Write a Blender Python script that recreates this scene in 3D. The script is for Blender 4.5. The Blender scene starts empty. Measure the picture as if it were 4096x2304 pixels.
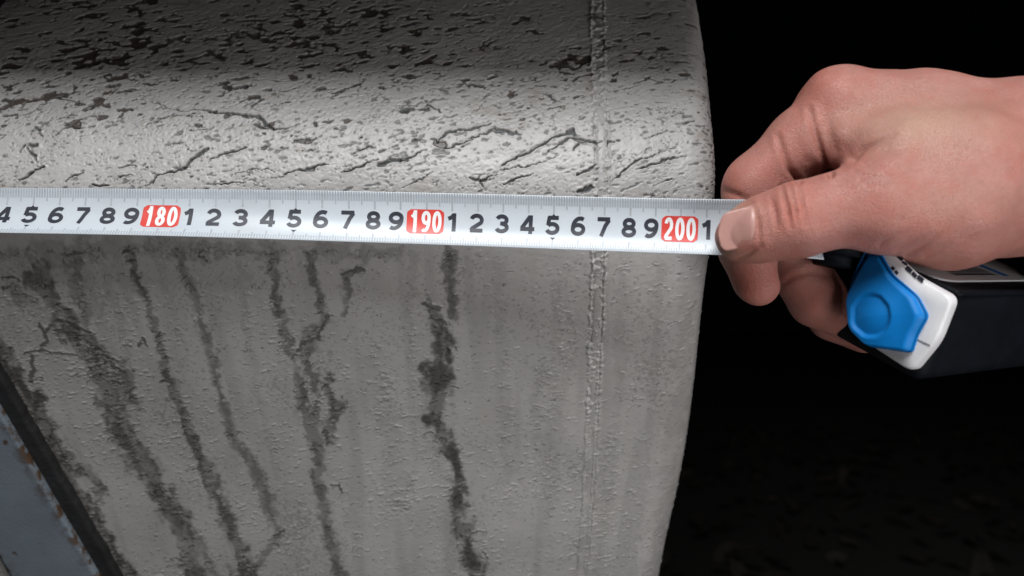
import bpy, bmesh, math
import numpy as np
from mathutils import Matrix, Vector

# ------------------------------------------------------------------ camera, light, exposure
S = bpy.context.scene
COL = S.collection
F = 3264.0            # focal length in photograph pixels (4096 wide)
D0 = 0.31             # camera to tape distance, metres

cam_data = bpy.data.cameras.new('camera')
cam_data.sensor_width = 36.0
cam_data.lens = 36.0 * F / 4096.0
cam_data.clip_start = 0.01
cam_data.clip_end = 50.0
cam_data.dof.use_dof = True
cam_data.dof.focus_distance = 0.316
cam_data.dof.aperture_fstop = 9.0
cam = bpy.data.objects.new('camera', cam_data)
cam.location = (0, -D0, 0)
cam.rotation_euler = (math.radians(90), 0, 0)
COL.objects.link(cam)
S.camera = cam

world = bpy.data.worlds.new('World')
S.world = world
world.use_nodes = True
bg = world.node_tree.nodes['Background']
bg.inputs['Color'].default_value = (0.5, 0.6, 0.8, 1)
bg.inputs['Strength'].default_value = 0.0006


def area(name, loc, target, sx, sy, power, color):
    d = bpy.data.lights.new(name, 'AREA')
    d.shape = 'RECTANGLE'
    d.size = sx
    d.size_y = sy
    d.energy = power
    d.color = color
    o = bpy.data.objects.new(name, d)
    o.location = loc
    o.rotation_euler = (Vector(target) - Vector(loc)).to_track_quat('-Z', 'Y').to_euler()
    COL.objects.link(o)
    return o


area('open_sky_light', (-0.04, -0.58, 0.655), (0.02, 0.0, 0.03), 0.60, 0.42, 10.7, (0.95, 0.98, 1.0))
area('low_fill_light', (0.10, -1.20, -0.20), (0.05, 0.0, 0.0), 1.2, 0.7, 0.55, (0.97, 0.98, 1.0))  # added fill from low in front, brightens the lower tank face
area('hand_fill_light', (0.27, -0.33, -0.13), (0.11, -0.02, 0.02), 0.26, 0.26, 1.0, (0.99, 0.98, 0.99))  # added fill close to the hand, brightens palm and fingers

S.view_settings.view_transform = 'Standard'
S.view_settings.look = 'None'
S.view_settings.exposure = 0.0
S.view_settings.gamma = 1.0
S.view_settings.use_curve_mapping = False
S.render.engine = 'CYCLES'
S.cycles.use_denoising = True
S.cycles.max_bounces = 6

rng = np.random.default_rng(7)


# ------------------------------------------------------------------ helpers
def W(u, v, D):
    """A point at distance D whose bearing is known from the photograph."""
    return np.array([(u - 2048.0) * D / F, D - D0, (1152.0 - v) * D / F])


def smooth_curve(xs, ys, sigma_n=1.0, n=4000):
    """Rounded interpolation of a short list of knots."""
    xs = np.array(xs, float)
    ys = np.array(ys, float)
    gx = np.linspace(xs[0], xs[-1], n)
    # cubic hermite (Catmull-Rom with non-uniform spacing)
    m = np.gradient(ys, xs)
    i = np.clip(np.searchsorted(xs, gx, side='right') - 1, 0, len(xs) - 2)
    h = xs[i + 1] - xs[i]
    t = (gx - xs[i]) / h
    gy = ((2 * t**3 - 3 * t**2 + 1) * ys[i] + (t**3 - 2 * t**2 + t) * h * m[i]
          + (-2 * t**3 + 3 * t**2) * ys[i + 1] + (t**3 - t**2) * h * m[i + 1])
    return lambda q: np.interp(q, gx, gy)


def sstep(a, b, x):
    t = np.clip((x - a) / (b - a), 0, 1)
    return t * t * (3 - 2 * t)


def link(name, me, mat=None, parent=None):
    o = bpy.data.objects.new(name, me)
    COL.objects.link(o)
    if mat is not None:
        me.materials.append(mat)
    if parent is not None:
        o.parent = parent
    return o


def np_mesh(name, verts, quads, smooth=True):
    me = bpy.data.meshes.new(name)
    verts = np.ascontiguousarray(verts, np.float32)
    quads = np.ascontiguousarray(quads, np.int32)
    k = quads.shape[1]
    me.vertices.add(len(verts))
    me.vertices.foreach_set('co', verts.ravel())
    me.loops.add(quads.size)
    me.loops.foreach_set('vertex_index', quads.ravel())
    me.polygons.add(len(quads))
    me.polygons.foreach_set('loop_start', np.arange(0, quads.size, k, dtype=np.int32))
    me.polygons.foreach_set('loop_total', np.full(len(quads), k, np.int32))
    if smooth:
        me.polygons.foreach_set('use_smooth', np.ones(len(quads), bool))
    me.update(calc_edges=True)
    me.validate()
    return me


def attr(me, name, vals):
    a = me.attributes.new(name, 'FLOAT', 'POINT')
    a.data.foreach_set('value', np.ascontiguousarray(vals, np.float32).ravel())


def grid_quads(nr, nc):
    i = np.arange(nr * nc).reshape(nr, nc)
    return np.stack([i[:-1, :-1], i[:-1, 1:], i[1:, 1:], i[1:, :-1]], -1).reshape(-1, 4)


def poly_mesh(name, verts, faces, smooth=False):
    me = bpy.data.meshes.new(name)
    me.from_pydata([tuple(map(float, p)) for p in verts], [], faces)
    if smooth:
        for p in me.polygons:
            p.use_smooth = True
    me.update()
    return me


def thing(name, label, cat, loc=(0, 0, 0), group=None):
    o = bpy.data.objects.new(name, None)
    o.empty_display_size = 0.02
    COL.objects.link(o)
    tag(o, label, cat, group)
    return o


def tag(o, label, cat, group=None):
    o['label'] = label
    o['category'] = cat
    if group:
        o['group'] = group
    return o


# ------------------------------------------------------------------ materials
class Mat:
    def __init__(s, name, base=(0.5, 0.5, 0.5), rough=0.5, **kw):
        s.m = bpy.data.materials.new(name)
        s.m.use_nodes = True
        s.nt = s.m.node_tree
        s.p = s.nt.nodes['Principled BSDF']
        s.p.inputs['Base Color'].default_value = (*base, 1)
        s.p.inputs['Roughness'].default_value = rough
        for k, v in kw.items():
            s.p.inputs[k.replace('_', ' ')].default_value = v

    def n(s, t, **kw):
        x = s.nt.nodes.new(t)
        for k, v in kw.items():
            setattr(x, k, v)
        return x

    def l(s, a, b):
        s.nt.links.new(a, b)

    def coord(s, scale=(1, 1, 1), rot=(0, 0, 0)):
        tc = s.n('ShaderNodeTexCoord')
        mp = s.n('ShaderNodeMapping')
        mp.inputs['Scale'].default_value = scale
        mp.inputs['Rotation'].default_value = rot
        s.l(tc.outputs['Object'], mp.inputs['Vector'])
        return mp.outputs['Vector']

    def noise(s, vec, scale, detail=4, rough=0.6):
        x = s.n('ShaderNodeTexNoise')
        x.inputs['Scale'].default_value = scale
        x.inputs['Detail'].default_value = detail
        x.inputs['Roughness'].default_value = rough
        s.l(vec, x.inputs['Vector'])
        return x.outputs['Fac']

    def ramp(s, fac, a, b, ca=(0, 0, 0, 1), cb=(1, 1, 1, 1)):
        r = s.n('ShaderNodeValToRGB')
        r.color_ramp.elements[0].position = a
        r.color_ramp.elements[1].position = b
        r.color_ramp.elements[0].color = ca
        r.color_ramp.elements[1].color = cb
        s.l(fac, r.inputs['Fac'])
        return r.outputs['Color']

    def mix(s, fac, a, b):
        x = s.n('ShaderNodeMix', data_type='RGBA')
        for sock, v in ((x.inputs[0], fac), (x.inputs[6], a), (x.inputs[7], b)):
            if isinstance(v, tuple):
                sock.default_value = v if len(v) == 4 else (*v, 1)
            elif isinstance(v, (int, float)):
                sock.default_value = v
            else:
                s.l(v, sock)
        return x.outputs[2]

    def mul(s, a, b):
        x = s.n('ShaderNodeMath', operation='MULTIPLY')
        for sock, v in ((x.inputs[0], a), (x.inputs[1], b)):
            if isinstance(v, (int, float)):
                sock.default_value = v
            else:
                s.l(v, sock)
        return x.outputs[0]

    def attr(s, name):
        x = s.n('ShaderNodeAttribute')
        x.attribute_name = name
        return x.outputs['Fac']

    def color(s, c):
        s.l(c, s.p.inputs['Base Color'])

    def bump(s, h, strength, dist):
        b = s.n('ShaderNodeBump')
        b.inputs['Strength'].default_value = strength
        b.inputs['Distance'].default_value = dist
        s.l(h, b.inputs['Height'])
        s.l(b.outputs['Normal'], s.p.inputs['Normal'])


def mat_tank():
    M = Mat('weathered_grey_paint', rough=0.5)
    v = M.coord()
    vs = M.coord(scale=(1, 1, 0.25))
    c = M.mix(M.ramp(M.noise(v, 22, 4), 0.35, 0.7), (0.425, 0.405, 0.39), (0.515, 0.49, 0.47))
    c = M.mix(M.mul(M.ramp(M.noise(vs, 60, 5), 0.52, 0.72), 0.30), c, (0.36, 0.335, 0.305))
    c = M.mix(M.mul(M.ramp(M.noise(v, 900, 2), 0.58, 0.75), 0.25), c, (0.27, 0.25, 0.23))
    c = M.mix(M.mul(M.mul(M.attr('stain'), M.ramp(M.noise(M.coord(scale=(1,1,2)), 170, 5, 0.7), 0.42, 0.66)), 0.8), c, (0.22, 0.14, 0.085))
    c = M.mix(M.attr('dirt_shade'), c, M.mix(M.noise(v, 500, 3), (0.055, 0.052, 0.05), (0.135, 0.122, 0.108)))
    c = M.mix(M.attr('rust'), c, M.mix(M.noise(v, 260, 4), (0.032, 0.026, 0.022), (0.085, 0.055, 0.040)))
    c = M.mix(M.attr('crack'), c, (0.055, 0.055, 0.055))
    M.color(c)
    r = M.n('ShaderNodeMapRange')
    M.l(M.noise(v, 150, 4), r.inputs['Value'])
    r.inputs['To Min'].default_value = 0.30
    r.inputs['To Max'].default_value = 0.52
    M.l(r.outputs['Result'], M.p.inputs['Roughness'])
    M.p.inputs['Specular IOR Level'].default_value = 0.6
    M.bump(M.noise(M.coord(scale=(1, 1, 1.8)), 1500, 4, 0.7), 0.28, 0.00016)
    return M.m


def mat_skin():
    M = Mat('skin', rough=0.48)
    v = M.coord()
    c = M.mix(M.ramp(M.noise(v, 45, 4), 0.35, 0.68), (0.365, 0.160, 0.130), (0.43, 0.205, 0.170))
    c = M.mix(M.mul(M.ramp(M.noise(v, 330, 3), 0.45, 0.72), 0.30), c, (0.30, 0.115, 0.08))
    c = M.mix(M.mul(M.ramp(M.noise(v, 110, 4, 0.7), 0.46, 0.64), 0.55), c, (0.40, 0.135, 0.105))
    c = M.mix(M.mul(M.ramp(M.noise(v, 700, 2), 0.66, 0.76), 0.35), c, (0.24, 0.09, 0.06))
    c = M.mix(M.mul(M.attr('red'), 0.75), c, (0.41, 0.125, 0.09))
    c = M.mix(M.mul(M.attr('pale'), 0.8), c, (0.45, 0.285, 0.205))
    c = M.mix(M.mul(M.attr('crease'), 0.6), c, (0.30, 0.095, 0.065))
    M.color(c)
    M.p.inputs['Subsurface Weight'].default_value = 0.25
    M.p.inputs['Subsurface Radius'].default_value = (1.0, 0.35, 0.2)
    M.p.inputs['Subsurface Scale'].default_value = 0.0025
    M.p.inputs['Specular IOR Level'].default_value = 0.38
    # fine skin lines
    vo = M.n('ShaderNodeTexVoronoi')
    vo.feature = 'DISTANCE_TO_EDGE'
    vo.inputs['Scale'].default_value = 900
    M.l(M.coord(scale=(1.0, 1, 1.6), rot=(0, 0.5, 0)), vo.inputs['Vector'])
    e = M.ramp(vo.outputs['Distance'], 0.0, 0.12)
    a = M.n('ShaderNodeMath', operation='ADD')
    M.l(M.mul(e, 0.65), a.inputs[0])
    M.l(M.noise(M.coord(scale=(1, 1, 2.2), rot=(0, 0.6, 0)), 420, 4), a.inputs[1])
    M.bump(a.outputs[0], 0.42, 0.0006)
    return M.m


def mat_plain(name, base, rough, var=0.15, vscale=80, bump=0.15, bscale=900, dist=0.0002, **kw):
    M = Mat(name, base, rough, **kw)
    v = M.coord()
    lo = tuple(x * (1 - var) for x in base)
    hi = tuple(min(1, x * (1 + var)) for x in base)
    M.color(M.mix(M.ramp(M.noise(v, vscale, 4), 0.3, 0.7), lo, hi))
    if bump:
        M.bump(M.noise(v, bscale, 3), bump, dist)
    return M.m


def mat_strap():
    M = Mat('blue_grey_painted_steel', rough=0.45)
    v = M.coord()
    c = M.mix(M.ramp(M.noise(v, 30, 4), 0.3, 0.7), (0.165, 0.195, 0.228), (0.21, 0.245, 0.28))
    spots = M.mul(M.ramp(M.noise(v, 95, 5), 0.66, 0.72), 0.9)
    edge = M.mul(M.attr('edge'), M.ramp(M.noise(v, 150, 5), 0.46, 0.60))
    mx = M.n('ShaderNodeMath', operation='MAXIMUM')
    M.l(spots, mx.inputs[0])
    M.l(edge, mx.inputs[1])
    c = M.mix(mx.outputs[0], c, M.mix(M.noise(v, 300, 4), (0.035, 0.022, 0.015), (0.12, 0.068, 0.036)))
    M.color(c)
    M.bump(M.noise(v, 700, 4), 0.4, 0.0003)
    return M.m


def mat_blade():
    M = Mat('white_lacquered_steel', rough=0.28)
    v = M.coord(scale=(0.3, 1, 1))
    c = M.mix(M.ramp(M.noise(v, 120, 4), 0.35, 0.75), (0.53, 0.565, 0.605), (0.58, 0.61, 0.64))
    c = M.mix(M.mul(M.ramp(M.noise(M.coord(), 55, 5, 0.65), 0.50, 0.75), 0.30), c, (0.42, 0.43, 0.43))
    c = M.mix(M.mul(M.ramp(M.noise(M.coord(scale=(0.15, 1, 1)), 900, 3), 0.62, 0.75), 0.22), c, (0.40, 0.41, 0.42))
    M.color(c)
    M.p.inputs['Specular IOR Level'].default_value = 0.45
    M.bump(M.noise(M.coord(), 1500, 2), 0.05, 0.0001)
    return M.m


def mat_ground():
    M = Mat('dark_soil', rough=0.95)
    v = M.coord()
    M.color(M.mix(M.noise(v, 40, 6), (0.004, 0.004, 0.003), (0.018, 0.015, 0.011)))
    M.bump(M.noise(v, 60, 6), 1.0, 0.01)
    return M.m


TANK = mat_tank()
SKIN = mat_skin()
STRAP = mat_strap()
BLADE = mat_blade()
RUBBER = mat_plain('black_rubber', (0.003, 0.004, 0.0065), 0.65, 0.4, 60, 0.4, 500, Specular_IOR_Level=0.15)
LINER = mat_plain('dirty_black_rubber', (0.012, 0.012, 0.013), 0.8, 0.5, 90, 0.8, 300, 0.0006)
INK = mat_plain('black_ink', (0.028, 0.029, 0.042), 0.4, 0.2, 200, 0)
MMINK = mat_plain('pale_grey_ink', (0.40, 0.43, 0.465), 0.4, 0.1, 200, 0)
GREYINK = mat_plain('grey_ink', (0.40, 0.42, 0.45), 0.4, 0.1, 200, 0)
REDINK = mat_plain('red_ink', (0.66, 0.060, 0.045), 0.35, 0.12, 200, 0)
WHITEINK = mat_plain('white_ink', (0.80, 0.80, 0.80), 0.35, 0.05, 200, 0)
BLUE = mat_plain('blue_plastic', (0.002, 0.16, 0.47), 0.5, 0.10, 50, 0.15, 1200, Specular_IOR_Level=0.25)
WHITE = mat_plain('white_plastic', (0.66, 0.65, 0.66), 0.38, 0.06, 60, 0.1, 1000)
NAIL = mat_plain('fingernail', (0.44, 0.235, 0.20), 0.36, 0.08, 120, 0.10, 600, Subsurface_Weight=0.15,
                 Subsurface_Scale=0.001)
SHADE_PANEL_DARK = mat_plain('shade_panel_dark', (0.02, 0.02, 0.02), 0.8, 0.4, 20, 0.4, 200)
FABRIC = mat_plain('navy_fabric', (0.010, 0.012, 0.028), 0.95, 0.3, 400, 0.6, 1500)
GROUND = mat_ground()
LEAF = mat_plain('dead_leaf', (0.016, 0.012, 0.007), 0.8, 0.5, 15, 0.5, 100)

# ------------------------------------------------------------------ ground far below
me = np_mesh('ground', np.stack([a.ravel() for a in (
    *np.meshgrid(np.linspace(-6, 6, 60), np.linspace(-3, 9, 60)), -0.50 + rng.normal(0, 0.006, (60, 60)))], -1),
    grid_quads(60, 60))
g = link('ground', me, GROUND)
g['kind'] = 'structure'
# leaf litter, one mass
lv, lf = [], []
for i in range(900):
    x, y = rng.uniform(0.2, 2.4), rng.uniform(0.5, 2.6)
    r = rng.uniform(0.012, 0.035)
    a = rng.uniform(0, 6.28)
    tilt = rng.normal(0, 0.35, 2)
    base = len(lv)
    for t in np.linspace(0, 2 * math.pi, 7)[:-1]:
        lx, ly = math.cos(t) * r, math.sin(t) * r * 0.5
        px, py = lx * math.cos(a) - ly * math.sin(a), lx * math.sin(a) + ly * math.cos(a)
        lv.append((x + px, y + py, -0.485 + tilt[0] * px + tilt[1] * py + rng.uniform(-.002, .002)))
    lf.append(tuple(range(base, base + 6)))
o = link('leaf_litter', poly_mesh('leaf_litter', lv, lf), LEAF)
o['kind'] = 'stuff'
o['label'] = 'dim brown dead leaves scattered on the dark ground'
o['category'] = 'leaf litter'

# ------------------------------------------------------------------ tank: profile and relief
prof_D = smooth_curve([-900, -500, -250, 0, 150, 300, 450, 600, 750, 900, 1100, 1400, 1800, 2304, 2700, 3300],
                      [.68, .50, .425, .372, .350, .3345, .3245, .3190, .3172, .3195, .330, .351, .381, .419, .452, .53])
vv = np.linspace(-880, 3280, 16000)
pD = prof_D(vv)
k = np.exp(-0.5 * (np.arange(-150, 151) / 60.0) ** 2)
k /= k.sum()
pD = np.convolve(np.pad(pD, 150, mode='edge'), k, mode='valid')
pY = pD - D0
pZ = (1152 - vv) * pD / F
ds = np.hypot(np.diff(pY), np.diff(pZ))
pS = -np.concatenate([[0], np.cumsum(ds)])        # arc length, grows upwards
S_of_v = lambda v: np.interp(v, vv, pS)
D_of_v = lambda v: np.interp(v, vv, pD)
ty = np.gradient(pY, pS)
tz = np.gradient(pZ, pS)
# normal towards the camera: rotate the tangent
pNy, pNz = -tz, ty
seam_u = smooth_curve([-900, 0, 240, 480, 720, 1110, 1430, 1750, 2070, 2304, 3300],
                      [2390, 2393, 2392, 2404, 2409, 2394, 2381, 2369, 2349, 2331, 2300])
edge_u = smooth_curve([-900, 0, 320, 640, 1000, 1272, 1590, 1908, 2304, 3300],
                      [2560, 2802, 2846, 2876, 2852, 2816, 2782, 2735, 2650, 2500])

STEP = 0.00034
vs_dense = []
s_top, s_bot = S_of_v(-70), S_of_v(2380)
s_rows = np.arange(s_bot, s_top, STEP)
s_rows = np.concatenate([np.linspace(S_of_v(3250), s_bot, 24)[:-1], s_rows, np.linspace(s_top, S_of_v(-850), 24)[1:]])
order = np.argsort(pS)
v_rows = np.interp(s_rows, pS[order], vv[order])
Y_r = np.interp(v_rows, vv, pY)
Z_r = np.interp(v_rows, vv, pZ)
D_r = np.interp(v_rows, vv, pD)
Ny_r = np.interp(v_rows, vv, pNy)
Nz_r = np.interp(v_rows, vv, pNz)
nl = np.hypot(Ny_r, Nz_r)
Ny_r, Nz_r = Ny_r / nl, Nz_r / nl

KR = 0.013
XF = 0.082 - KR                     # end of the straight part (nominal)
x_cols = np.concatenate([np.linspace(-0.60, -0.272, 12)[:-1], np.arange(-0.272, XF, STEP)])
n_straight = len(x_cols)
phis = np.linspace(0, math.pi / 2, 46)[1:]
cap = np.linspace(0.002, 0.06, 12)
NC = n_straight + len(phis) + len(cap)
NR = len(s_rows)
# nominal column coordinate used for the relief (arc length along x)
c_arc = np.concatenate([x_cols, XF + KR * phis, XF + KR * math.pi / 2 + cap])
c_x = np.concatenate([x_cols, XF + KR * np.sin(phis), np.full(len(cap), XF + KR)])
c_in = np.concatenate([np.zeros(n_straight), KR * (1 - np.cos(phis)), KR + cap])
end_x = (edge_u(v_rows) - 2048) * (D_r + 0.006) / F
xscale = np.clip(end_x / 0.082, 0.8, 1.3)
X = np.where(c_x[None, :] > 0, c_x[None, :] * xscale[:, None], c_x[None, :])
seam_xi = (seam_u(v_rows) - 2048) * D_r / F / xscale

# filtered noise on the grid (cells of STEP)
ky = np.fft.fftfreq(NR)[:, None]
kx = np.fft.rfftfreq(NC)[None, :]


def N(lx, ls, ang=0.0):
    """Unit-variance noise with correlation lengths lx, ls (mm), tilted by ang."""
    w = np.fft.rfft2(rng.normal(size=(NR, NC)))
    a, b = lx / 1000 / STEP, ls / 1000 / STEP
    ca, sa = math.cos(ang), math.sin(ang)
    p = kx * ca + ky * sa
    q = -kx * sa + ky * ca
    w *= np.exp(-2 * math.pi ** 2 * ((p * a) ** 2 + (q * b) ** 2))
    f = np.fft.irfft2(w, s=(NR, NC))
    return ((f - f.mean()) / f.std()).astype(np.float32)


TILT = math.radians(14)
VR = v_rows[:, None]
xi = np.broadcast_to(c_arc[None, :], (NR, NC))
si = np.broadcast_to(s_rows[:, None], (NR, NC))
UU = 2048 + X * F / D_r[:, None]

h = np.zeros((NR, NC))
dirt_shade = np.zeros((NR, NC))  # mask of real dirt plus shade painted along the head's edge
rust = np.zeros((NR, NC))
crack = np.zeros((NR, NC))
stain = np.zeros((NR, NC))

big = N(14, 8)
med = N(4, 2.5, TILT)
wx = 0.0005 * N(1.6, 1.2) + 0.00035 * N(0.6, 0.4, TILT) + 0.0003 * N(0.35, 0.3)
ws = 0.0008 * N(1.4, 1.0) + 0.0005 * N(0.5, 0.5)
wsf = 0.0005 * N(1.2, 0.6) + 0.0003 * N(0.45, 0.4)

upper = sstep(980, 800, VR) * np.ones((1, NC))
top = sstep(640, 200, VR) * np.ones((1, NC))
lower = sstep(950, 1050, VR) * np.ones((1, NC))
left_bias = sstep(2500, 1500, UU)

# gentle waviness of the plate
h += 0.00012 * N(18, 14) + 0.000018 * N(4, 3)
h += 0.000012 * N(0.7, 0.45, TILT) + upper * (0.00003 * N(0.5, 0.32, TILT) + 0.00003 * N(1.6, 0.7, TILT))

# rust pits in the upper zone
A = N(1.5, 0.72, TILT * 0.7) + 0.22 * N(0.5, 0.4) + 0.40 * big + 0.25 * med
th = 2.85 - 1.75 * top * (0.35 + 0.65 * left_bias) - 0.55 * upper
pit = sstep(th, th + 0.35, A) * upper
h -= 0.00050 * pit
rust = np.maximum(rust, 0.95 * sstep(0.1, 0.6, pit))
lip = sstep(th - 0.45, th - 0.1, A) * (1 - pit) * upper
h += 0.00007 * lip
# small flecks of the belt
A = N(0.75, 0.36, TILT) + 0.35 * med
fl = sstep(1.35, 1.95, A) * upper
h -= 0.00032 * fl
crack = np.maximum(crack, 0.7 * fl)
A = N(0.45, 0.36)
fl = sstep(1.6, 2.1, A) * upper
h -= 0.0002 * fl
crack = np.maximum(crack, 0.6 * fl)
A = N(0.30, 0.26) + 0.35 * N(3, 2)
fl = sstep(1.75, 2.3, A) * upper
h -= 0.00016 * fl
crack = np.maximum(crack, 0.5 * fl)
h += upper * (0.00006 * sstep(1.2, 2.2, N(0.45, 0.3, TILT)) + 0.00003 * N(0.3, 0.25))
A = np.abs(N(2.2, 0.7, TILT * 1.4) + 0.3 * N(0.5, 0.35))
fl = sstep(0.07, 0.02, A) * sstep(0.5, 1.2, N(1.6, 0.9, TILT) + 0.3 * big) * upper
h -= 0.0003 * fl
crack = np.maximum(crack, 0.9 * fl)
# thin wandering cracks rising to the right
Acr = np.abs(N(6.0, 1.15, TILT * 1.25) + 0.35 * N(1.0, 0.5, TILT))
gate = sstep(0.1, 0.8, N(5, 2.2, TILT) + 0.25 * big)
cr = sstep(0.085, 0.03, Acr) * gate * upper * (1 - 0.5 * top)
h -= 0.00035 * cr
crack = np.maximum(crack, 0.85 * cr)
h += 0.00012 * sstep(0.35, 0.1, Acr) * gate * upper * (1 - cr)
# brownish stain patches
stain = np.maximum(stain, sstep(1.1, 2.0, N(5, 2)) * upper * 0.5)

# lower zone: little raised flakes
cl = N(12, 16) + 0.6 * N(4, 8)
A = N(0.85, 0.28, TILT * 1.2) + 0.32 * cl
r1 = sstep(1.95, 2.4, A)
h += 0.00024 * r1 * lower
A = N(0.55, 0.24, TILT * 1.2) + 0.2 * cl
r2 = sstep(2.1, 2.6, A)
h += 0.00016 * r2 * lower
A = N(0.5, 0.22, TILT)
d2 = sstep(2.15, 2.6, A) * lower
h -= 0.0002 * d2
crack = np.maximum(crack, 0.5 * d2)


grime = sstep(0.9, 2.2, N(0.35, 0.3) + 0.5 * N(6, 10)) * lower
dirt_shade = np.maximum(dirt_shade, 0.35 * grime)
dirt_shade = np.maximum(dirt_shade, lower * 0.16 * sstep(0.3, 1.8, N(2.2, 30)))


def to_surface(pts, scale):
    p = np.array([(a * scale, b * scale) for a, b in pts], float)
    x = (p[:, 0] - 2048) * D_of_v(p[:, 1]) / F
    sc = np.interp(p[:, 1], v_rows[::-1], xscale[::-1])
    x = np.where(x > 0, x / sc, x)
    return x, S_of_v(p[:, 1])


def stroke(pts, widths, scale=1.59, warp=1.0, margin=0.004):
    """Signed coverage of a tapering stroke over the tank skin; returns window, distance/halfwidth."""
    x, s = to_surface(pts, scale)
    w = np.interp(np.linspace(0, 1, len(x)), np.linspace(0, 1, len(widths)), widths) * scale / 2 / 10400.0
    m = w.max() + margin
    c0, c1 = np.searchsorted(c_arc, [x.min() - m, x.max() + m])
    r0, r1_ = np.searchsorted(s_rows, [s.min() - m, s.max() + m])
    if c1 <= c0 or r1_ <= r0:
        return None
    sl = (slice(r0, r1_), slice(c0, c1))
    gx = xi[sl] + wx[sl] * warp
    gs = si[sl] + ws[sl] * warp
    best = np.full(gx.shape, 1e9)
    for i in range(len(x) - 1):
        dx, dy = x[i + 1] - x[i], s[i + 1] - s[i]
        L2 = dx * dx + dy * dy + 1e-12
        t = np.clip(((gx - x[i]) * dx + (gs - s[i]) * dy) / L2, 0, 1)
        d = np.hypot(gx - x[i] - t * dx, gs - s[i] - t * dy) / (w[i] + t * (w[i + 1] - w[i]))
        best = np.minimum(best, d)
    return sl, best


def put(field, sl, val):
    field[sl] = np.maximum(field[sl], val)


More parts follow.
